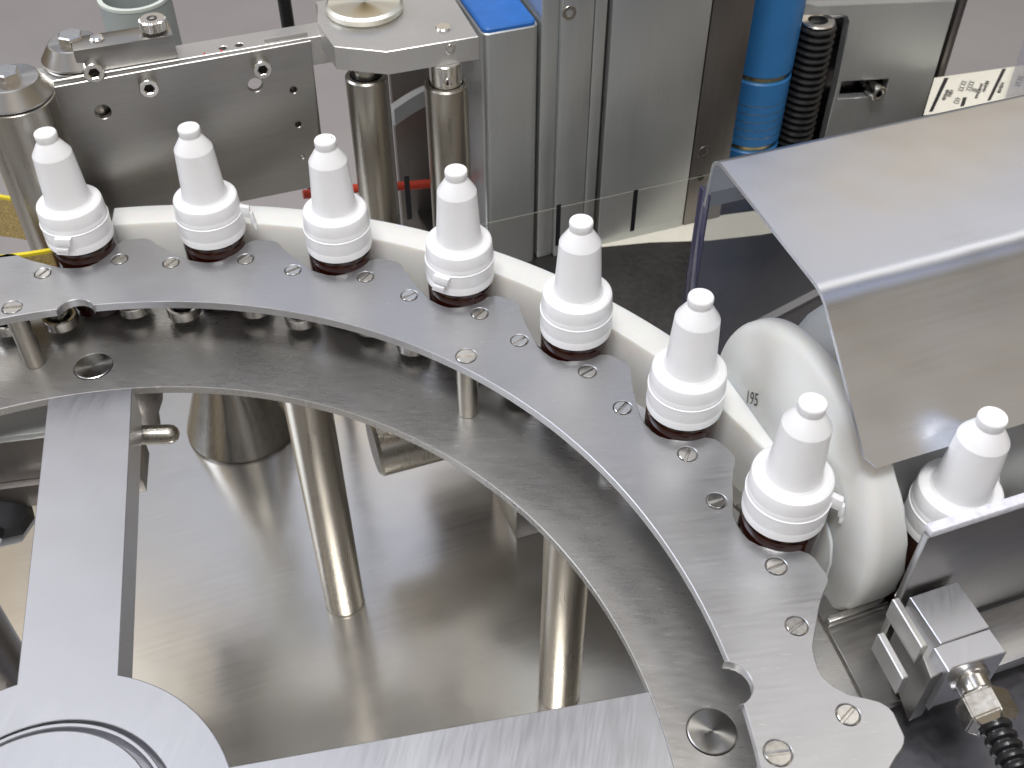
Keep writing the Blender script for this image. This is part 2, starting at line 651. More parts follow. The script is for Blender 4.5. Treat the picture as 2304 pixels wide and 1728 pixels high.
# bearings hanging from the screws, and spacer posts
proto = None
for a, r, p in SCREWS:
    cx, cy = wpt(a, r)
    o = Vector((cx, cy, 0))
    if p:
        b = bmesh.new()
        lathe(b, rodprof(4.7, -34.4, -4.1, 0.3), o, seg=32)
        finish('spacer_post', b, 'rod', wheel)
        continue
    if proto is None:
        b = bmesh.new()
        lathe(b, [(6.4, -25.6), (7.7, -25.6), (8.1, -26.0), (8.1, -30.6), (7.7, -31.0), (6.4, -31.0), (6.4, -25.6)], o, seg=40)
        ro = finish('bearing', b, 'bright', wheel, origin=o)
        b = bmesh.new()
        lathe(b, [(3.6, -26.3), (6.4, -26.1), (6.4, -30.5), (3.6, -30.5), (3.6, -26.3)], o, seg=32)
        s1 = finish('seal', b, 'black', ro)
        b = bmesh.new()
        lathe(b, [(0, -4.1), (3.0, -4.1), (3.0, -23.6), (4.6, -24.0), (4.6, -25.4), (3.6, -25.4), (3.6, -32.0), (0, -32.0)], o, seg=24)
        s2 = finish('bearing_stud', b, 'rod', ro)
        proto = (ro, s1, s2, o)
    else:
        ro, s1, s2, o0 = proto
        c = ro.copy()
        col.objects.link(c)
        c.location = ro.location + (o - o0) * MM
        for s_ in (s1, s2):
            d = s_.copy()
            col.objects.link(d)
            d.parent = c

# flush dowel discs on the ring
for a, r in ((A0 - radians(0.2), 229.6), (A0 + pi / 2 - radians(0.3), 228.9)):
    cx, cy = wpt(a, r)
    b = bmesh.new()
    lathe(b, [(0, -34.05), (1.0, -34.03), (8.3, -34.0), (8.65, -34.25), (8.65, -38.4), (0, -38.4)], Vector((cx, cy, 0)), seg=64)
    finish('dowel_disc', b, 'turned', wheel, origin=Vector((cx, cy, -35.5)))

# spokes and hub (top flush with the ring)


def spoke(pts):
    b = bmesh.new()
    prism(b, [pts], -54, -34.42, G, 0.3)
    return finish('spoke', b, 'spoke', wheel)


def spoke_pts(ang, side0, side1, r0=60, r1=212.25, s0=None, s1=None):
    """side0/side1: lateral offsets of the two edges at the rim, s0/s1 at the hub"""
    ux, uy = sin(ang), cos(ang)
    lx, ly = cos(ang), -sin(ang)
    s0 = side0 if s0 is None else s0
    s1 = side1 if s1 is None else s1
    pts = [(ux * r0 + lx * s0, uy * r0 + ly * s0)]
    a_l = math.asin(side0 / r1)
    a_r = math.asin(side1 / r1)
    for k in range(9):
        a = ang + a_l + (a_r - a_l) * k / 8
        pts.append((sin(a) * r1, cos(a) * r1))
    pts.append((ux * r0 + lx * s1, uy * r0 + ly * s1))
    return pts


spoke(spoke_pts(A0, -19.2, 18.0, s0=-13.4, s1=22.4))
spoke(spoke_pts(A0 + pi / 2, -20.1, 18.5, s0=-17.9, s1=19))
spoke(spoke_pts(A0 + pi, -18.5, 18.5))
spoke(spoke_pts(A0 + 3 * pi / 2, -18.5, 18.5))
b = bmesh.new()
lathe(b, [(46.3, -43), (46.3, -34.7), (46.6, -34.41), (64.6, -34.40), (64.9, -34.65), (64.9, -54), (0, -54), (0, -43), (46.3, -43)], G(0, 0, 0), seg=128)
hub = finish('hub', b, 'spoke', wheel)
b = bmesh.new()
lathe(b, [(0, -43), (44.4, -43), (44.4, -33.4), (44.0, -33.0), (43.0, -33.0), (42.7, -33.4), (42.7, -40), (0, -40)], G(0, 0, 0), seg=128)
finish('hub_collar', b, 'spoke', hub)
b = bmesh.new()
lathe(b, [(0, -40), (40.0, -40), (40.0, -30.5), (39.4, -30.0), (0, -30.0)], G(0, 0, 0), seg=128)
finish('hub_cap', b, 'spoke', hub)

# ------------------------------------------------------------------ bottles
BOT_G = 'white capped amber dropper bottles'


def make_bottle(at, label):
    t = thing('dropper_bottle', label, 'bottle', at + G(0, 0, -34.4), BOT_G)
    b = bmesh.new()
    lathe(b, [(0, -34.4), (12.8, -34.4), (14.9, -32.4), (14.9, 1.6), (14.5, 3.4), (13.4, 5.0), (11.5, 5.9), (9.0, 6.2), (9.0, 12), (0, 12)], at, seg=64)
    finish('glass_body', b, 'amber', t)
    b = bmesh.new()   # tamper band, slightly flared
    lathe(b, [(10.5, 6.6), (14.9, 6.0), (15.35, 6.4), (15.45, 9.0), (15.2, 10.2), (15.35, 10.8), (15.45, 16.7), (15.6, 16.9), (15.6, 17.25), (15.3, 17.5), (10.5, 17.6)], at, seg=72)
    finish('tamper_band', b, 'cap', t, angle=radians(20))
    b = bmesh.new()
    lathe(b, [(10.5, 17.3), (15.0, 17.3), (15.2, 17.9), (15.05, 19.6), (14.98, 19.8), (15.0, 20.0), (14.75, 25.0), (14.45, 26.0), (13.7, 26.5), (12.0, 26.6), (10.9, 26.9),
              (10.2, 27.9), (9.8, 30.5), (8.55, 52.0), (8.35, 52.5), (4.85, 58.2), (4.6, 58.6), (4.6, 59.2), (4.78, 59.8), (4.85, 60.6),
              (4.85, 62.1), (4.55, 62.7), (3.9, 62.9), (0, 62.95)], at, seg=72)
    finish('dropper_cap', b, 'cap', t, angle=radians(17))
    return t


def tear_tab(t, at, ang, kind):
    """small moulded tab standing off the tamper band at world azimuth ang"""
    d = Vector((sin(ang), cos(ang), 0))
    s = Vector((cos(ang), -sin(ang), 0))
    b = bmesh.new()
    f = lambda a, h, o: at + d * (15.0 + o) + s * a + ZUP * h
    if kind == 'front':
        box(b, -3.8, 3.8, 13.4, 17.4, 0.0, 2.5, 0.35, lambda a, h, o: f(a - (h - 15) * .25, h, o))
        for k in range(3):
            box(b, -2.8, 2.8, 7.9 + 2.0 * k, 9.8 + 2.0 * k, 0.2, 2.0 + .5 * (k % 2), 0.3, lambda a, h, o: f(a - (h - 15) * .3, h, o))
    else:
        box(b, -1.4, 1.4, 14.6, 20.4, -0.4, 4.2, 0.5, lambda a, h, o: f(a, h + (o * -.3), o))
        box(b, -1.2, 1.2, 10.0, 16.4, 2.9, 5.2, 0.5, lambda a, h, o: f(a, h, o + (16 - h) * .14))
        box(b, -0.9, 1.1, 6.6, 10.6, 4.2, 5.8, 0.4, lambda a, h, o: f(a, h, o + (16 - h) * .05))
    finish('tear_tab', b, 'cap', t)


LAB = ["leftmost white capped amber bottle, its ribbed tear tab facing forward, beside the yellow belt",
       "second bottle from the left, tear tab sticking out right of its collar",
       "third bottle from the left, dark speck on its plain white tip",
       "fourth bottle from the left, ribbed tear tab at the lower left of its white band",
       "plain capped bottle in the pocket in front of the left end of the paper strip",
       "plain capped bottle standing below the dark edge of the clear guard panel",
       "nearest bottle at the wheel's right, torn tab beside the grey feed screw"]
for i in range(7):
    a = A0 + i * STEP
    at = G(*wpt(a, 276.8), 0)
    t = make_bottle(at, LAB[i])
    if i == 0:
        tear_tab(t, at, radians(184), 'front')
    if i == 1:
        tear_tab(t, at, radians(86), 'side')
    if i == 3:
        tear_tab(t, at, radians(208), 'front')
    if i == 6:
        tear_tab(t, at, radians(108), "side")
    if i == 2:
        b = bmesh.new()
        box(b, 2.4, 2.9, 1.0, 1.4, 62.9, 63.05, 0, lambda x, y, z: at + Vector((x, y, z)))
        box(b, 3.3, 3.7, .2, .5, 62.85, 63.0, 0, lambda x, y, z: at + Vector((x, y, z)))
        finish('dirt_speck', b, 'ink', t)
at8 = M(328.4, -10.9, 0)
make_bottle(at8, "separate bottle at the far right standing behind the frosted rail under the hood")

# ------------------------------------------------------------------ nylon guide outside the bottles
b = bmesh.new()
g0, g1 = radians(-8), radians(70.0)
prof = [(292.0, -34), (292.0, -1.8), (292.6, -0.6), (293.8, 0), (304.4, 0), (305.6, -0.6), (306.2, -1.8), (306.2, -34)]
rows = []
N = 140
for i in range(N + 1):
    a = g0 + (g1 - g0) * i / N
    left = (g1 - a) * 294          # the top corner of the far end is rounded off
    drop = 0 if left > 16 else 16 - math.sqrt(max(0, 256 - (16 - left) ** 2))
    k_ = 1.0
    rout = 307.6 - 11.5 * min(1, max(0, (math.degrees(a) - 54) / 8.0))
    mid_ = (292.0 + rout) / 2
    k_ *= (rout - 292.0) / 14.2
    rows.append([b.verts.new(G(*wpt(a, mid_ + (r - 299.1) * k_), z - (drop if z > -20 else 0))) for r, z in prof])
for A, B in zip(rows, rows[1:]):
    for k in range(len(prof)):
        j = (k + 1) % len(prof)
        b.faces.new((A[k], A[j], B[j], B[k]))
b.faces.new(rows[0])
b.faces.new(list(reversed(rows[-1])))
tag(finish('guide_rail', b, 'nylon'), 'curved white nylon guide wrapping round the outside of the bottles on the wheel', 'guide rail')

# ------------------------------------------------------------------ feed screw with its printed number
SCW, SCZ, SCU = 41.0, -6.0, 293.0
fs = thing('feed_screw', 'pale grey nylon feed screw with rounded flights under the steel hood', 'feed screw', M(SCU, SCW, SCZ - 59))
b = bmesh.new()
NS, NL = 72, 120
PITCH = 40.0
LEN = 200.0
R0, RIN = 59.0, 36.0
rings = []
for i in range(NL + 1):
    x = LEN * i / NL
    ring = []
    for k in range(NS):
        th = 2 * pi * k / NS           # 0 = up, turning towards the bottles
        tt = th if th <= pi else th - 2 * pi
        dx = x - (26 + PITCH * tt / (2 * pi))
        n_ = round(dx / PITCH)
        if n_ < 0:
            n_ = 0 if tt < 0 or dx > -PITCH * 0.5 else n_
        dx = abs(dx - n_ * PITCH)
        if n_ < 0 or x < 9:
            r = R0
        elif dx < 16.5:      # round groove for one bottle
            r = RIN + 16.5 - math.sqrt(max(0, 16.5 ** 2 - dx ** 2))
        else:
            r = min(R0, RIN + 16.5 + (dx - 16.5) * 2.4)
        if x < 4:
            r = min(r, R0 - (4 - x) ** 2 * 0.16)
        ring.append(b.verts.new(M(SCU + x, SCW - r * sin(th), SCZ + r * cos(th))))
    rings.append(ring)
for A, B in zip(rings, rings[1:]):
    for k in range(NS):
        j = (k + 1) % NS
        b.faces.new((A[k], A[j], B[j], B[k]))
b.faces.new(rings[0])
b.faces.new(list(reversed(rings[-1])))
finish('screw_body', b, 'nylon_grey', fs, angle=radians(50))
b = text_mesh("195", 9.5, M(SCU - 0.25, 68.6, 6.4), (WDIR * -0.82 + ZUP * 0.57) * 0.74, WDIR * 0.12 + ZUP * 0.99)
finish('printed_number', b, 'ink', fs)

# ------------------------------------------------------------------ things under the wheel
for (x, y), lab in ((((56.9, 221.2)), "polished steel leg standing left of centre on the bed, under the wheel rim"),
                    (((180.6, 161.1)), "polished steel leg standing right of centre on the bed, under the wheel rim")):
    b = bmesh.new()
    lathe(b, [(0, -221), (10.8, -221), (10.8, -219.6), (11.3, -219.2), (11.3, -39.2), (10.8, -38.7), (0, -38.7)], G(x, y, 0), seg=48)
    tag(finish('support_leg', b, 'rod'), lab, 'support leg', 'steel legs under the wheel')
b = bmesh.new()
lathe(b, [(0, -220.9), (36.5, -220.9), (37.6, -219.6), (36.6, -216), (15.0, -150), (8, -110), (7, -93), (0, -93)], G(-27, 363.5, 0), seg=72)
tag(finish('conical_foot', b, 'cone'), 'flared steel cone standing on the bed behind the wheel rim', 'cone foot')
b = bmesh.new()
lathe(b, [(0, 0), (17, 0), (19, 2), (19, 110), (0, 110)], M(165.5, 237, -150), UDIR, 56)
tag(finish('steel_drum', b, 'rod'), 'short fat steel cylinder lying on its side beneath the wheel rim', 'cylinder')
b = bmesh.new()
pc = (-21.4, 205.3)
lathe(b, [(0, -14), (4.7, -14), (4.7, 14.0), (4.3, 16.2), (3.0, 18.0), (1.4, 18.8), (0, 18.9)], G(pc[0], pc[1], -60), Vector((1, 0.05, 0)), 32)
tag(finish('stop_pin', b, 'rod'), 'short round nosed steel pin poking out from beside the upright spoke', 'pin')
b = bmesh.new()
lathe(b, [(0, 0), (6, 0), (8, 3), (9, 12), (13.5, 22), (15.5, 32), (15, 44), (12, 60), (0, 60)], G(*(-50.1, 274.2), -130), ZUP, 48)
tag(finish('dark_bulb', b, 'columnside'), 'dark bulging steel foot half hidden behind the upright spoke', 'foot')
b = bmesh.new()
box(b, 238.7, 330, 195.4, 240, -221, -186, 0.6)
tag(finish('bed_block', b, 'vplate'), 'low grey steel block on the bed behind the right leg', 'block')
# stepped cross beam at the left
cb = thing('cross_beam', 'grey steel cross beam with a pale top at the left edge below the ring', 'beam', G(-150, 190, -84))
CBY = radians(10)
def CB(u, w, z):
    return Vector((-120 + u * cos(CBY) - w * sin(CBY), 205 + u * sin(CBY) + w * cos(CBY), z))
b = bmesh.new()
box(b, -120, 90, -9, 16, -62, -58, 0.5, CB)
finish('beam_top', b, 'column', cb)
b = bmesh.new()
box(b, -120, 90, -8, 14, -90, -62.2, 0.5, CB)
finish('beam_side', b, 'columnside', cb)
b = bmesh.new()
box(b, -120, 90, -12, 14, -106, -90.4, 0.5, CB)
finish('beam_foot', b, 'columnside', cb)
b = bmesh.new()
lathe(b, [(0, -20), (9, -20), (13, -14), (14.5, -4), (13, 5), (9, 9), (0, 10)], G(*(-97.7, 196.2), -110), Vector((0.5, -0.3, 0.8)), 8)
tag(finish('black_hand_wheel', b, 'black', angle=radians(20)), 'black faceted plastic hand wheel below the cross beam at the left edge', 'hand wheel')
b = bmesh.new()
lathe(b, rodprof(16, -221, -90, 1), G(*(-101.0, 140.5), 0), ZUP, 40)
tag(finish('dark_pillar', b, 'dark'), 'dark round pillar at the left edge behind the upright spoke', 'pillar')

# ------------------------------------------------------------------ perforated side plate and its bar
SP = thing('side_plate', 'upright brushed steel plate with drilled holes behind the left bottles', 'steel plate', M(113, 316, -18))
VP = lambda a, c, h: M(a, 318 - h, c)      # vertical plate, h comes forward
pl = [(49.3, 60.6), (174.5, 62.1), (170.3, -24.9), (172, -22), (52, -22)]
b = bmesh.new()
hl = [((70.8, 43.8), 3.7), ((144.1, 43.8), 3.7), ((162.4, 37.4), 1.8), ((162.1, 17.6), 1.6), ((161.7, -1.8), 1.2)]
prism(b, [pl] + [circ(c_[0], c_[1], r_, 24) for c_, r_ in hl], 0, 3, VP, 0.3)
finish('plate', b, 'vplate', SP)
for c_ in ((94.3, 54.8), (148.3, 54.4)):
    cap_screw(SP, 'cap_screw', M(c_[0], 315, c_[1]), WDIR * -1, 4.6, 6.5)
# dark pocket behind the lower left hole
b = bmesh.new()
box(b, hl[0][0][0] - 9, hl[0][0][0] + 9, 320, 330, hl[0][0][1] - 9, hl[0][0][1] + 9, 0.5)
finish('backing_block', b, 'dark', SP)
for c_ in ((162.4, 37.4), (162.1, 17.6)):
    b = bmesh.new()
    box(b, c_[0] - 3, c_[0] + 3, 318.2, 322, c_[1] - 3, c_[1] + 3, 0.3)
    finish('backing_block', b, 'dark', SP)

MB = thing('mount_bar', 'flat grey bar running behind the top of the drilled steel plate', 'bar', M(120, 325, 50))
b = bmesh.new()
BF = lambda a, c, h: M(a, c, h)
prism(b, [[(38, 318.4), (186, 318.4), (186, 333), (38, 333)]] + [circ(*(132.7, 322.6), 2.0, 20), circ(*(140.7, 323.0), 2.0, 20)], 47, 62, BF, 0.3)
finish('bar', b, 'bracket', MB)
b = bmesh.new()
box(b, *((152.5, 321.0)[0], (173.9, 319.5)[0]), 319.2, 320.0, 62.0, 64.6, 0.2)
finish('raised_tab', b, 'bracket', MB)
for q, (p1, p2) in enumerate((((123.0, 317.6), (124.0, 319.1)), ((131.2, 315.7), (131.9, 318.6)))):
    b = bmesh.new()
    a_ = min(p1[0], p2[0])
    box(b, a_, a_ + 0.8, max(318.9, p1[1]), max(321, p2[1]), 62.02, 62.08, 0)
    finish('red_mark', b, 'redink', MB)

# clamp block with knurled knob
CK = thing('clamp_block', 'dark steel clamp block with a knurled knob on top of the bar', 'clamp', M(86, 322, 62))
bl = (70.7, 63.4)
tl = (65.4, 74.6)
tr = (111.0, 73.9)
b = bmesh.new()
box(b, tl[0], tr[0], 320, 334, 62.1, tr[1], 0.5)
finish('block', b, 'vplate', CK)
BT = tr[1]
kc = (104.3, 317.9)
kn = bmesh.new()
kx, kw = tr[0] - 7.5, 327.0
pts = []
for k in range(72):
    rr = 6.2 + (0.25 if k % 2 else -0.15)
    pts.append((kx + rr * cos(2 * pi * k / 72), kw + rr * sin(2 * pi * k / 72)))
prism(kn, [pts], BT + 1.6, BT + 6.4, BF, 0.5)
lathe(kn, [(0, BT), (3.2, BT), (3.2, BT + 1.8), (0, BT + 1.8)], M(kx, kw, 0), seg=24)
ko = finish('knurled_knob', kn, 'bright', CK)
kn = bmesh.new()
lathe(kn, [(2.2, BT + 6.45), (2.4, BT + 6.6), (1.7, BT + 6.7), (1.2, BT + 6.46)], M(kx, kw, 0), seg=24)
finish('knob_centre', kn, 'dark', ko)
hb = (77.2, 315.9)
kn = bmesh.new()
lathe(kn, [(0, BT), (3.6, BT), (3.6, BT + 0.7), (2.8, BT + 1.5), (0, BT + 1.7)], M(tl[0] + 11.5, 328, 0), seg=28)
finish('flat_screw', kn, 'bright', CK)
cap_screw(CK, 'cap_screw', M(tl[0] + 6.5, 321, tl[1] - 10.5), WDIR * -1, 4.7, 6.5)


# left guide posts
def capped_post(u, w, ztop, r, label):
    t = thing('capped_post', label, 'post', M(u, w, -62), 'two round steel posts with hex bolts at the left')
    b = bmesh.new()
    lathe(b, rodprof(r, -62, ztop - 9.5, 0.5), M(u, w, 0), seg=56)
    finish('post', b, 'rod', t)
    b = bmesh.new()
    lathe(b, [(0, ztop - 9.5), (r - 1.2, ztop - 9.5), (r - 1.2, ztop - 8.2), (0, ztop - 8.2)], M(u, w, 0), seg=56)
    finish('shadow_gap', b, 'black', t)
    b = bmesh.new()
    lathe(b, [(0, ztop - 8.2), (r + 0.5, ztop - 8.2), (r + 0.6, ztop - 7.2), (r - 4.2, ztop - 0.3), (r - 4.8, ztop), (0, ztop)], M(u, w, 0), seg=56)
    cp = finish('post_cap', b, 'turned', t, origin=M(u, w, ztop - 8.2), angle=radians(14))
    b = bmesh.new()
    prism(b, [circ(u, w, 6.0, 6, 0.4)], ztop, ztop + 3.8, BF, 0.6)
    finish('hex_bolt', b, 'bright', cp)


capped_post(36.5, 303, 75, 17.3, 'front one of the two round steel posts, cut by the left picture edge')
capped_post(65.5, 334, 72, 15.5, 'rear one of the two round steel posts, half hidden behind the clamp block')

b = bmesh.new()
lathe(b, [(17.2, -900), (17.2, 50), (19.3, 50.6), (19.3, -900)], M(98.5, 420, 0), seg=64)
gt = finish('grey_tube', b, 'grey')
tag(gt, 'upright grey plastic tube with a pale rim behind the clamp block', 'tube')
b = bmesh.new()
lathe(b, [(17.0, 49.5), (17.0, 51.2), (19.5, 51.2), (19.5, 49.5)], M(98.5, 420, 0), seg=64)
finish('rim', b, 'greyrim', gt)
b = bmesh.new()
lathe(b, rodprof(3.6, -900, 140, 0.5), M(173, 377, 0), seg=24)
tag(finish('black_rod', b, 'black'), 'thin black upright rod between the bar and the round cover disc', 'rod')

# ------------------------------------------------------------------ roller bracket with its two rollers
RK = thing('roller_bracket', 'pale aluminium bracket with a round cover disc, holding two upright rollers', 'bracket', M(215, 300, -90))
ol = [(182.2, 296.2), (204.4, 282.6), (250.2, 282.0), (252.3, 345), (184, 345), (183.9, 339.5), (179.8, 321.8)]
b = bmesh.new()
prism(b, [ol], 55, 67, BF, 0.35)
finish('bracket_plate', b, 'bracket', RK)
dc = (205.3, 327.0)
b = bmesh.new()
lathe(b, [(0, 67.05), (18.3, 67.05), (18.3, 67.7), (19.2, 68.0), (19.4, 70.4), (17.8, 71.7), (0.5, 71.7), (0, 71.5)], M(dc[0], dc[1], 0), seg=80)
finish('cover_disc', b, 'turnedbright', RK, origin=M(dc[0], dc[1], 67))
dq = (236.7, 295.6)
b = bmesh.new()
lathe(b, [(0, 66), (3.9, 66), (3.9, 67.6), (3.5, 68.0), (0, 68.0)], M(dq[0], dq[1], 0), seg=32)
finish('dowel', b, 'bright', RK)
fr = (236.0, 62.8)
b = bmesh.new()
cap_screw(RK, 'set_screw', M(fr[0], 283.2, fr[1]), WDIR * -1, 2.7, 1.4)
for nm_, u_, w_, zt, r_ in (('a', *(196.9, 299.2), 48, 10.6), ('b', *(234.3, 287.0), 43, 11.0)):
    ro = None
    b = bmesh.new()
    lathe(b, [(r_ - 2.4, zt), (r_ - 0.8, zt), (r_, zt - 0.9), (r_, -84), (0, -84), (0, zt - 2.6), (r_ - 2.8, zt - 2.6), (r_ - 2.4, zt)], M(u_, w_, 0), seg=56)
    ro = finish('roller', b, 'rod', RK)
    b = bmesh.new()
    lathe(b, [(0, zt - 2.5), (r_ - 3.0, zt - 2.5), (r_ - 3.0, zt + 0.4), (0, zt + 0.4)], M(u_, w_, 0), seg=40)
    finish('seal', b, 'black', ro)
    b = bmesh.new()
    lathe(b, rodprof(r_ - (4.6 if nm_ == 'a' else 2.9), zt - 2, 54.9, 0.4), M(u_, w_, 0), seg=40)
    cl = finish('collar', b, 'bright' if nm_ == 'b' else 'rod', ro)
    if nm_ == 'b':
        cap_screw(cl, 'grub_screw', M(u_ - 1.0, w_ - (r_ - 2.9) + 0.4, zt + 3.8), (WDIR * -1), 2.9, 0.9)

# back plate and curved arm seen between the rollers
b = bmesh.new()
box(b, 226, 300, 372, 378, -120, 40, 0.5)
tag(finish('back_panel', b, 'columnside'), 'dark upright panel seen between the two bracket rollers', 'panel')
arm = []
for k in range(15):
    t_ = k / 14
    arm.append((228 - 12 * (1 - t_) ** 2 * 1.0 + 18 * t_, 352 - 16 * (1 - t_) ** 2))
b = bmesh.new()
AP = [M(u_, w_, 0) for u_, w_ in arm]
ribbon(b, [(v.x, v.y) for v in AP], -6, 4, 5)
tag(finish('curved_arm', b, 'column'), 'curved grey arm between the two bracket rollers', 'arm')
b = bmesh.new()
cp = [M(*q_) for q_ in ((161.2, 335.0, -39.1), (173.0, 335.0, -40.3), (190.4, 335.0, -42.0), (213.4, 335.0, -46.2), (238.6, 335.0, -49.8), (264.4, 335.0, -54.6))]
tube(b, cp, 2.6, 14)
tag(finish('red_cable', b, 'red'), 'red cable running behind the bracket rollers', 'cable')

# ------------------------------------------------------------------ blue capped square column
SQ = thing('square_column', 'square aluminium column with a blue plastic end cap', 'column', M(274, 320, -95))
b = bmesh.new()
tz = 57.4
def rrect(x0, x1, y0, y1, r, n=6):
    out = []
    for cx_, cy_, a_ in ((x1 - r, y1 - r, 0), (x0 + r, y1 - r, pi / 2), (x0 + r, y0 + r, pi), (x1 - r, y0 + r, 3 * pi / 2)):
        for k in range(n + 1):
            out.append((cx_ + r * cos(a_ + pi / 2 * k / n), cy_ + r * sin(a_ + pi / 2 * k / n)))
    return out


prism(b, [rrect(258.2, 289.0, 300, 352, 4.0)], -95, tz, BF, 0.5)
finish('column_body', b, 'column', SQ)
b = bmesh.new()
prism(b, [rrect(259.2, 288.0, 301, 351, 3.6)], tz + 0.05, tz + 2.4, BF, 0.9)
finish('end_cap', b, 'blue', SQ)

# ------------------------------------------------------------------ tall profile column
PC = thing('profile_column', 'tall grooved aluminium machine column in several upright faces', 'column', M(350, 330, -95))
parts_ = [(290.6, 300.5, 301.5, 'column'), (300.5, 319, 299.0, 'column'), (319.8, 327.0, 300.6, 'column'), (329.4, 388.0, 299.5, 'column')]
for u0, u1, wf, mt in parts_:
    b = bmesh.new()
    box(b, u0, u1, wf, 360, -95, 175, 1.1)
    finish('column_face', b, mt, PC)
b = bmesh.new()
box(b, 290.8, 388, 304, 359, -95, 174, 0.2)
finish('column_core', b, 'slot', PC)
b = bmesh.new()
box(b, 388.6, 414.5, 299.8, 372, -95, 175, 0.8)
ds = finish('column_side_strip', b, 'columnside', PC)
hs = (304.8, 61.9)
cap_screw(PC, 'recessed_screw', M(hs[0], 299.3, hs[1]), WDIR * -1, 3.9, 0.6, mat='rod')
for c_ in ((395.9, -41.9), ):
    cap_screw(PC, 'recessed_screw', M(c_[0], 300.2, c_[1]), WDIR * -1, 4.3, 0.7, mat='columnside')
c_ = (396.2, -60.3)
b = bmesh.new()
lathe(b, [(0, 0), (2.0, 0), (2.0, 0.4), (0, 0.4)], M(c_[0], 299.9, c_[1]), WDIR * -1, 20)
finish('bolt_hole', b, 'slot', PC)

# dark shelf the column stands on, with a bright edge strip
b = bmesh.new()
prism(b, [[(236, 232), (322, 168), (350, 150), (620, 150), (640, 420), (236, 420)]], -99, -95, BF, 0.2)
sh = finish('dark_shelf', b, 'shelf')
tag(sh, 'dark grey flat shelf at the foot of the column behind the nylon guide', 'shelf')
b = bmesh.new()
sA, sB = (376.4, 201.6), (439.0, 217.8)
ribbon(b, [tuple(M(sA[0], sA[1] - 3, 0))[:2], tuple(M(sB[0] + 40, sB[1] + 8, 0))[:2]], -94.9, -93.0, 5)
tag(finish('edge_strip', b, 'bracket'), 'thin pale metal strip crossing the dark shelf left of the hood', 'strip')

# paper liner strip lying on the shelf
LP = [(291.2, 298.0), (297.0, 310.1), (307.4, 306.4), (335.4, 306.7), (369.0, 304.6), (403.7, 303.0), (441.8, 297.7), (503.6, 293.3),
      (495.5, 269.6), (429.3, 274.9), (397.6, 280.5), (361.4, 291.5), (332.1, 297.4), (314.5, 300.0), (303.2, 301.4), (298.6, 304.8)]
b = bmesh.new()
prism(b, [LP[1:]], -94.6, -94.2, BF, 0)
tag(finish('paper_strip', b, 'paper'), 'cream white paper strip curving along the foot of the grey column', 'paper strip')

# clear label film with black marks, standing in front of the column
WF = thing('label_film', 'thin clear film with upright black marks passing in front of the columns', 'film', M(290, 262, -60))
fu = [(259.7, -25.4), (308.1, -29.1), (374.0, -30.1)]
FP = [(155.9, 10.7), (197.9, 9.3), (242.7, -23.0), (308.1, -29.1), (374.0, -30.1)]
zt1, zt2 = fu[0][1], fu[2][1]
b = bmesh.new()
u_a, u_b = 186.0, 420.0
ztop = (fu[1][1] + fu[2][1]) / 2
for (ua, ub) in ((u_a, u_b),):
    box(b, ua, ub, 262, 262.15, ztop - 27, ztop, 0)
finish('film_sheet', b, 'film', WF)
b = bmesh.new()
box(b, u_a, u_b, 261.9, 262.2, ztop - 0.12, ztop + 0.08, 0)
finish('film_edge', b, 'filmedge', WF)
for (x0, ya, yb) in ((204.1, 10.2, -16.3), (287.1, -27.5, -55.3), (333.0, -29.0, -57.2)):
    b = bmesh.new()
    box(b, x0 - 1.35, x0 + 1.35, 261.75, 261.9, yb, ya, 0)
    finish('black_mark', b, 'ink', WF)

# ------------------------------------------------------------------ blue sleeve, bellows and grey plate on the right
BS = thing('blue_sleeve', 'upright blue sleeve with gold ringed gaps right of the tall column', 'sleeve', M(447, 345, -90))
bu, bw, br = 450.5, 338.0, 19.5
segs = [(200, -14.0), (-17.5, -62.0), (-65.5, -110)]
for z1_, z0_ in segs:
    b = bmesh.new()
    lathe(b, [(0, z1_), (br - 0.8, z1_), (br, z1_ - 0.8), (br, z0_ + 0.8), (br - 0.8, z0_), (0, z0_)], M(bu, bw, 0), seg=64)
    finish('sleeve_section', b, 'bluetape', BS)
for z_ in (-15.8, -63.8):
    b = bmesh.new()
    lathe(b, [(0, z_ - 1.7), (br - 2, z_ - 1.7), (br - 2, z_ + 1.7), (0, z_ + 1.7)], M(bu, bw, 0), seg=48)
    finish('gold_ring', b, 'brass', BS)
for k in range(5):
    z_ = -33 - 5.6 * k
    b = bmesh.new()
    lathe(b, [(br - 1, z_), (br + 0.06, z_), (br + 0.06, z_ + 0.35), (br - 1, z_ + 0.35)], M(bu, bw, 0), seg=48)
    finish('thin_line', b, 'brass', BS)
b = bmesh.new()
pr_ = [(0, 12)]
z_ = 12.0
k = 0
while z_ > -110:
    pr_ += [(9.3, z_), (11.2, z_ - 0.9), (11.9, z_ - 2.1), (11.2, z_ - 3.3), (9.3, z_ - 4.2)]
    z_ -= 4.6
pr_ += [(0, z_)]
BL_U, BL_W = 479.5, 329.5
lathe(b, pr_, M(BL_U, BL_W, 0), seg=48)
bel = finish('bellows', b, 'black')
tag(bel, 'black ribbed bellows in the cut-out of the grey plate', 'bellows')
b = bmesh.new()
lathe(b, [(6, 12.2), (9.8, 12.2), (10.4, 12.8), (9.8, 13.6), (6, 13.6), (6, 12.2)], M(BL_U, BL_W, 0), seg=40)
finish('retaining_ring', b, 'bright', bel)
GP = thing('slotted_plate', 'grey upright plate with a rounded cut-out, slot and socket screw at the top right', 'plate', M(530, 330, -100))
gp = [(477.3, 22.7), (579.9, 8.9), (580.5, -70.6), (580, -110), (505, -110), (504.7, -65.5), (504.9, -32.5), (503.2, 3.4),
      (503.1, 8.7), (500.4, 11.9), (494.9, 13.7), (467.7, 18.4), (465.2, 27.4)]
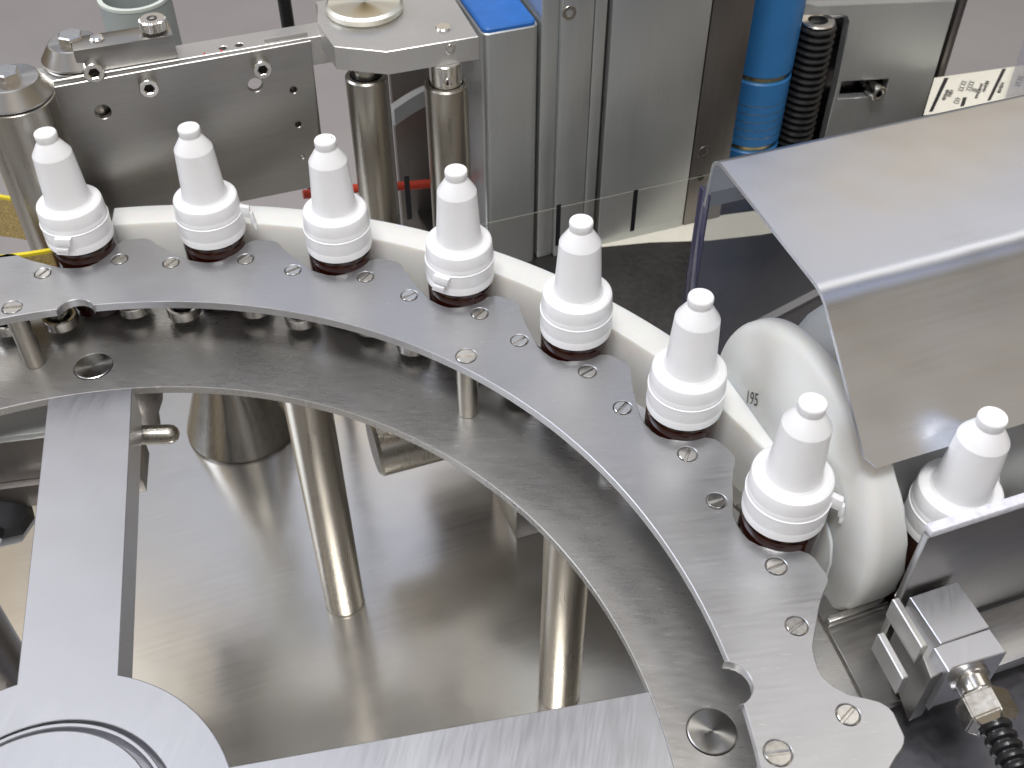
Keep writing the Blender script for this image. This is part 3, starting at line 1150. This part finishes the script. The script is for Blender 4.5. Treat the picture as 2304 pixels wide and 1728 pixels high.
sl = [(506.3, -32.8), (544.5, -38.4), (544.6, -50.5), (506.7, -45.6)]
b = bmesh.new()
GPF = lambda a, c, h: M(a, 336 - h, c)
slr = [(sl[0][0] + 1.5, sl[0][1] - .4), sl[1], sl[2], (sl[3][0] + 1.5, sl[3][1] + .2)]
prism(b, [gp, slr], 0, 6, GPF, 0.5)
finish('plate', b, 'column', GP)
b = bmesh.new()
box(b, 470, 600, 342, 344, -110, 5, 0.3)
finish('rear_panel', b, 'dark', GP)
cs = (534.8, -46.4)
cap_screw(GP, 'cap_screw', M(cs[0], 336, cs[1] + 2), WDIR * -1, 5.2, 12)
b = bmesh.new()
box(b, 583, 586, 330, 350, -110, 25, 0.5)
finish('side_flange', b, 'columnside', GP)

# printed label web at the top right
LW = thing('label_web', 'printed label web with black bars and small lettering above the hood', 'label strip', M(600, 300, -60))
lw = [(541.3, 287.6), (574.8, 323.7), (633.4, 318.0), (640.4, 317.7), (608.0, 276.6)]
b = bmesh.new()
prism(b, [lw], -40.3, -40, BF, 0)
finish('web', b, 'paper', LW)
for q in (((580.5, 321.1), (583.5, 320.5), (548.9, 289.0), (546.6, 289.5)),
          ((623.4, 318.0), (626.3, 317.6), (591.3, 287.8), (588.9, 288.1)),
          ((577.0, 296.6), (579.8, 296.1), (571.4, 287.8), (568.6, 288.0))):
    b = bmesh.new()
    prism(b, [list(q)], -39.95, -39.85, BF, 0)
    finish('black_bar', b, 'ink', LW)
td = (M(*(548.6, 289.1), 0) - M(*(583.2, 320.6), 0)).normalized()
tn_ = td.cross(ZUP) * -1
for s_, c_, sz in (("XX.XX", (585.1, 308.7), 5.0), ("4X3", (571.0, 294.8), 5.0), ("XXXX", (589.8, 307.0), 5.0), ("80", (589.4, 301.8), 5.0),
                   ("XX.XX", (623.4, 301.3), 5.0)):
    b = text_mesh(s_, sz, M(*c_, -39.8), td, tn_)
    finish('lettering', b, 'ink', LW)
for c_, L_ in (((568.7, 303.0), 14), ((572.8, 303.6), 9), ((591.7, 299.9), 20), ((598.7, 302.7), 16), ((607.4, 298.5), 14)):
    b = bmesh.new()
    c0 = M(*c_, -39.8)
    x_ = -L_ / 2
    while x_ < L_ / 2:
        wdt = random.uniform(0.5, 1.4)
        h_ = random.uniform(0.9, 1.7)
        vs = [c0 + td * (x_ + dx) + tn_ * dy for dx, dy in ((0, -h_), (wdt, -h_ * .6), (wdt, h_ * .3), (0, h_))]
        b.faces.new([b.verts.new(v) for v in vs])
        x_ += wdt + random.uniform(0.4, 0.9)
    finish('fine_print', b, 'ink', LW)
b = bmesh.new()
prism(b, [[(648.0, 332.2), (589.4, 275.5), (602.6, 274.8), (760, 300)]], -31, -30, BF, 0.1)
tag(finish('tinted_cover', b, 'plexi'), 'corner of a tinted clear cover over the label web at the right edge', 'cover')

# ------------------------------------------------------------------ bent steel hood
HD = thing('steel_hood', 'large bent brushed steel hood sloping over the feed screw on the right', 'hood', M(400, 60, 40))
sec = [(122.0, 66.0), (120.5, 84.5)]
for k in range(7):   # rear bend
    a = radians(0 + 84 * k / 6)
    sec.append((113.5 + 7 * cos(a), 84.5 + 6.2 * sin(a)))
for k in range(9):   # main bend
    a = radians(93 + 41 * k / 8)
    sec.append((47.0 + 16 * cos(a), 70.6 + 16 * sin(a)))
sec.append((-4.6, 43.8))
b = bmesh.new()
u0, u1 = 290, 560
T = 1.6
nrm = []
for i in range(len(sec)):
    a_, c_ = sec[max(i - 1, 0)], sec[min(i + 1, len(sec) - 1)]
    d = Vector((c_[0] - a_[0], c_[1] - a_[1])).normalized()
    nrm.append((-d.y, d.x))
insec = [(p_[0] + n_[0] * T, p_[1] + n_[1] * T) for p_, n_ in zip(sec, nrm)]
rows = []
uend = lambda i, n: u0 + (2.4 if i == n - 1 else 0)
for uu in (u0, u0 + 0.5, u1):
    rows.append(([b.verts.new(M(uu, *p_)) for p_ in sec], [b.verts.new(M(uu, *p_)) for p_ in insec]))
# rounded front corner
for r_ in (rows[0],):
    r_[0][-1].co = M(u0 + 0.0, sec[-1][0] + 3.2, sec[-1][1] + 3.1)
    r_[1][-1].co = M(u0 + 0.0, insec[-1][0] + 3.2, insec[-1][1] + 3.1)
rows[1][0][-1].co = M(u0 + 3.6, *sec[-1])
rows[1][1][-1].co = M(u0 + 3.6, *insec[-1])
for (A, Ai), (B, Bi) in zip(rows, rows[1:]):
    for k in range(len(sec) - 1):
        b.faces.new((A[k], A[k + 1], B[k + 1], B[k]))
        b.faces.new((Ai[k], Bi[k], Bi[k + 1], Ai[k + 1]))
    b.faces.new((A[0], B[0], Bi[0], Ai[0]))
    b.faces.new((A[-1], Ai[-1], Bi[-1], B[-1]))
for (A, Ai) in (rows[0], rows[-1]):
    for k in range(len(sec) - 1):
        b.faces.new((A[k], Ai[k], Ai[k + 1], A[k + 1]))
finish('hood_sheet', b, 'hood', HD)
GD = thing('guard_panel', 'clear plastic guard with a dark blue edge hanging below the back of the hood', 'guard', M(400, 123, -60))
b = bmesh.new()
box(b, 291.2, 560, 119.8, 125, -60, 74, 0)
finish('panel', b, 'plexi', GD)
b = bmesh.new()
box(b, 290.2, 291.1, 119.2, 127.2, -60, 72, 0.1)
finish('panel_edge', b, 'edgeblue', GD)

# ------------------------------------------------------------------ infeed lane at lower right
b = bmesh.new()
arc = [wpt(radians(60 + 40 * k / 20), 286.4) for k in range(21)]
UW = lambda x, y: (x * UX + y * UY, -x * UY + y * UX)
arcm = [UW(*p_) for p_ in arc]
tr_ = [q for q in arcm if q[1] < 60 and q[1] > -58]
tr_ = sorted(tr_, key=lambda q: -q[1])
prism(b, [tr_ + [(600, -58), (600, 60)]], -38.5, -34.5, BF, 0.2)
tag(finish('infeed_plate', b, 'vplate'), 'flat grey infeed plate right of the wheel beneath the sensor', 'plate')
b = bmesh.new()
box(b, 286.4, 312, -15.2, -12.4, -34.4, -30.5, 0.4)
tag(finish('lane_strip', b, 'bright'), 'thin bright strip beside the foot of the feed screw', 'strip')
b = bmesh.new()
box(b, 262, 620, -260, -48, -47, -41, 0.5)
tag(finish('lower_plate', b, 'lowplate'), 'dark bluish grey plate below the sensor at the lower right', 'plate')
RL = thing('infeed_rail', 'upright steel side rail with a frosted edge in front of the separate bottle', 'rail', M(400, -28, -34))
b = bmesh.new()
box(b, 299.5, 600, -29.5, -26.5, -34.3, 33.5, 0.3)
finish('rail_side', b, 'vplate', RL)
b = bmesh.new()
box(b, 299.8, 600, -30.0, -26.0, 33.6, 37.0, 0.7)
finish('frosted_edge', b, 'frosted', RL)
b = bmesh.new()
box(b, 299.5, 600, -52, -30.6, -34.3, -31.0, 0.4)
finish('rail_foot', b, 'vplate', RL)

SB = thing('sensor_block', 'brushed steel sensor block with two prongs, nut and black corrugated hose', 'sensor', M(308, -46, -28))
SZ = 2.0
q0 = [(300.4, -31.6), (320.1, -31.7), (318.9, -51.2), (299.4, -51.0)]
q1 = [(299.4, -51.0), (318.7, -51.4), (318.4, -61.0), (298.4, -59.9), (295.8, -60.7), (296.5, -51.3)]
b = bmesh.new()
prism(b, [q0], -28, SZ, BF, 0.3)
finish('rear_body', b, 'spoke', SB)
b = bmesh.new()
prism(b, [q1], -24, SZ - 0.35, BF, 0.35)
finish('front_body', b, 'spoke', SB)
q2 = [(300.2, -48.7), (299.5, -58.1), (295.8, -59.6), (296.6, -47.8)]
b = bmesh.new()
prism(b, [[(q0[0][0] - 1.5, q0[0][1] - 1), (q0[0][0] + 4, q0[0][1] + 1), (q1[3][0] - 1, q1[3][1] + 1.5), (q1[3][0] - 7, q1[3][1] + 1)]], -32, SZ - 4.5, BF, 0.3)
finish('left_cheek', b, 'vplate', SB)
for pa, pb, zz in (((295.6, -30.2), (293.8, -50.0), 2), ((289.9, -34.8), (287.9, -53.0), -10)):
    b = bmesh.new()
    wd = 1.3
    prism(b, [[(pa[0] - wd, pa[1]), (pa[0] + wd, pa[1]), (pb[0] + wd, pb[1]), (pb[0] - wd, pb[1])]], zz - 10, zz, BF, 0.4)
    finish('prong', b, 'bracket', SB)
n0 = M(*(307.0, -59.9), -8)
n1 = M(*(304.6, -74.0), -8)
n2 = M(*(301.2, -92.1), -8)
ax = (n2 - n0).normalized()
b = bmesh.new()
L1 = (n1 - n0).length
lathe(b, [(0, -1), (6.3, -1), (6.9, 0), (6.9, 2.2), (5.6, 2.8), (5.6, L1 * 0.55), (0, L1 * 0.55)], n0, ax, 40)
cl = finish('threaded_collar', b, 'bright', SB)
b = bmesh.new()
lathe(b, [(0, L1 * 0.5), (6.4, L1 * 0.5), (9.3, L1 * 0.66), (9.3, L1 * 1.22), (6.4, L1 * 1.38), (0, L1 * 1.38)], n0, ax, 6)
bmesh.ops.bevel(b, geom=[e for e in b.edges], offset=0.5, segments=2, affect='EDGES')
finish('hex_nut', b, 'bright', SB)
b = bmesh.new()
pf = [(0, L1 * 1.3)]
h = L1 * 1.3
while h < L1 * 1.3 + 60:
    pf += [(3.9, h), (5.2, h + 0.7), (5.5, h + 1.5), (5.2, h + 2.3), (3.9, h + 3.0)]
    h += 3.5
pf += [(0, h)]
lathe(b, pf, n0, ax, 36)
finish('corrugated_hose', b, 'black', SB)

# ------------------------------------------------------------------ yellow edged belt at the left
BT_ = thing('tan_belt', 'tan woven belt with yellow edges looping in from the left edge', 'belt', G(*(-94.1, 295.0), -34))
bp_ = [(-99.6, 263.8), (-86.9, 264.9), (-74.5, 267.4), (-62.4, 270.9), (-54.4, 273.8), (-50.2, 278.4), (-52.8, 283.9), (-65.2, 295.9), (-87.8, 309.8), (-103.0, 313.7), (-123.1, 317.7)]
b = bmesh.new()
ribbon(b, bp_, -26, -1.6, 2.0)
finish('belt_band', b, 'belt', BT_)
b = bmesh.new()
ribbon(b, bp_, -1.5, 0, 2.05)
finish('yellow_edge', b, 'yellow', BT_)

bpy.context.view_layer.update()
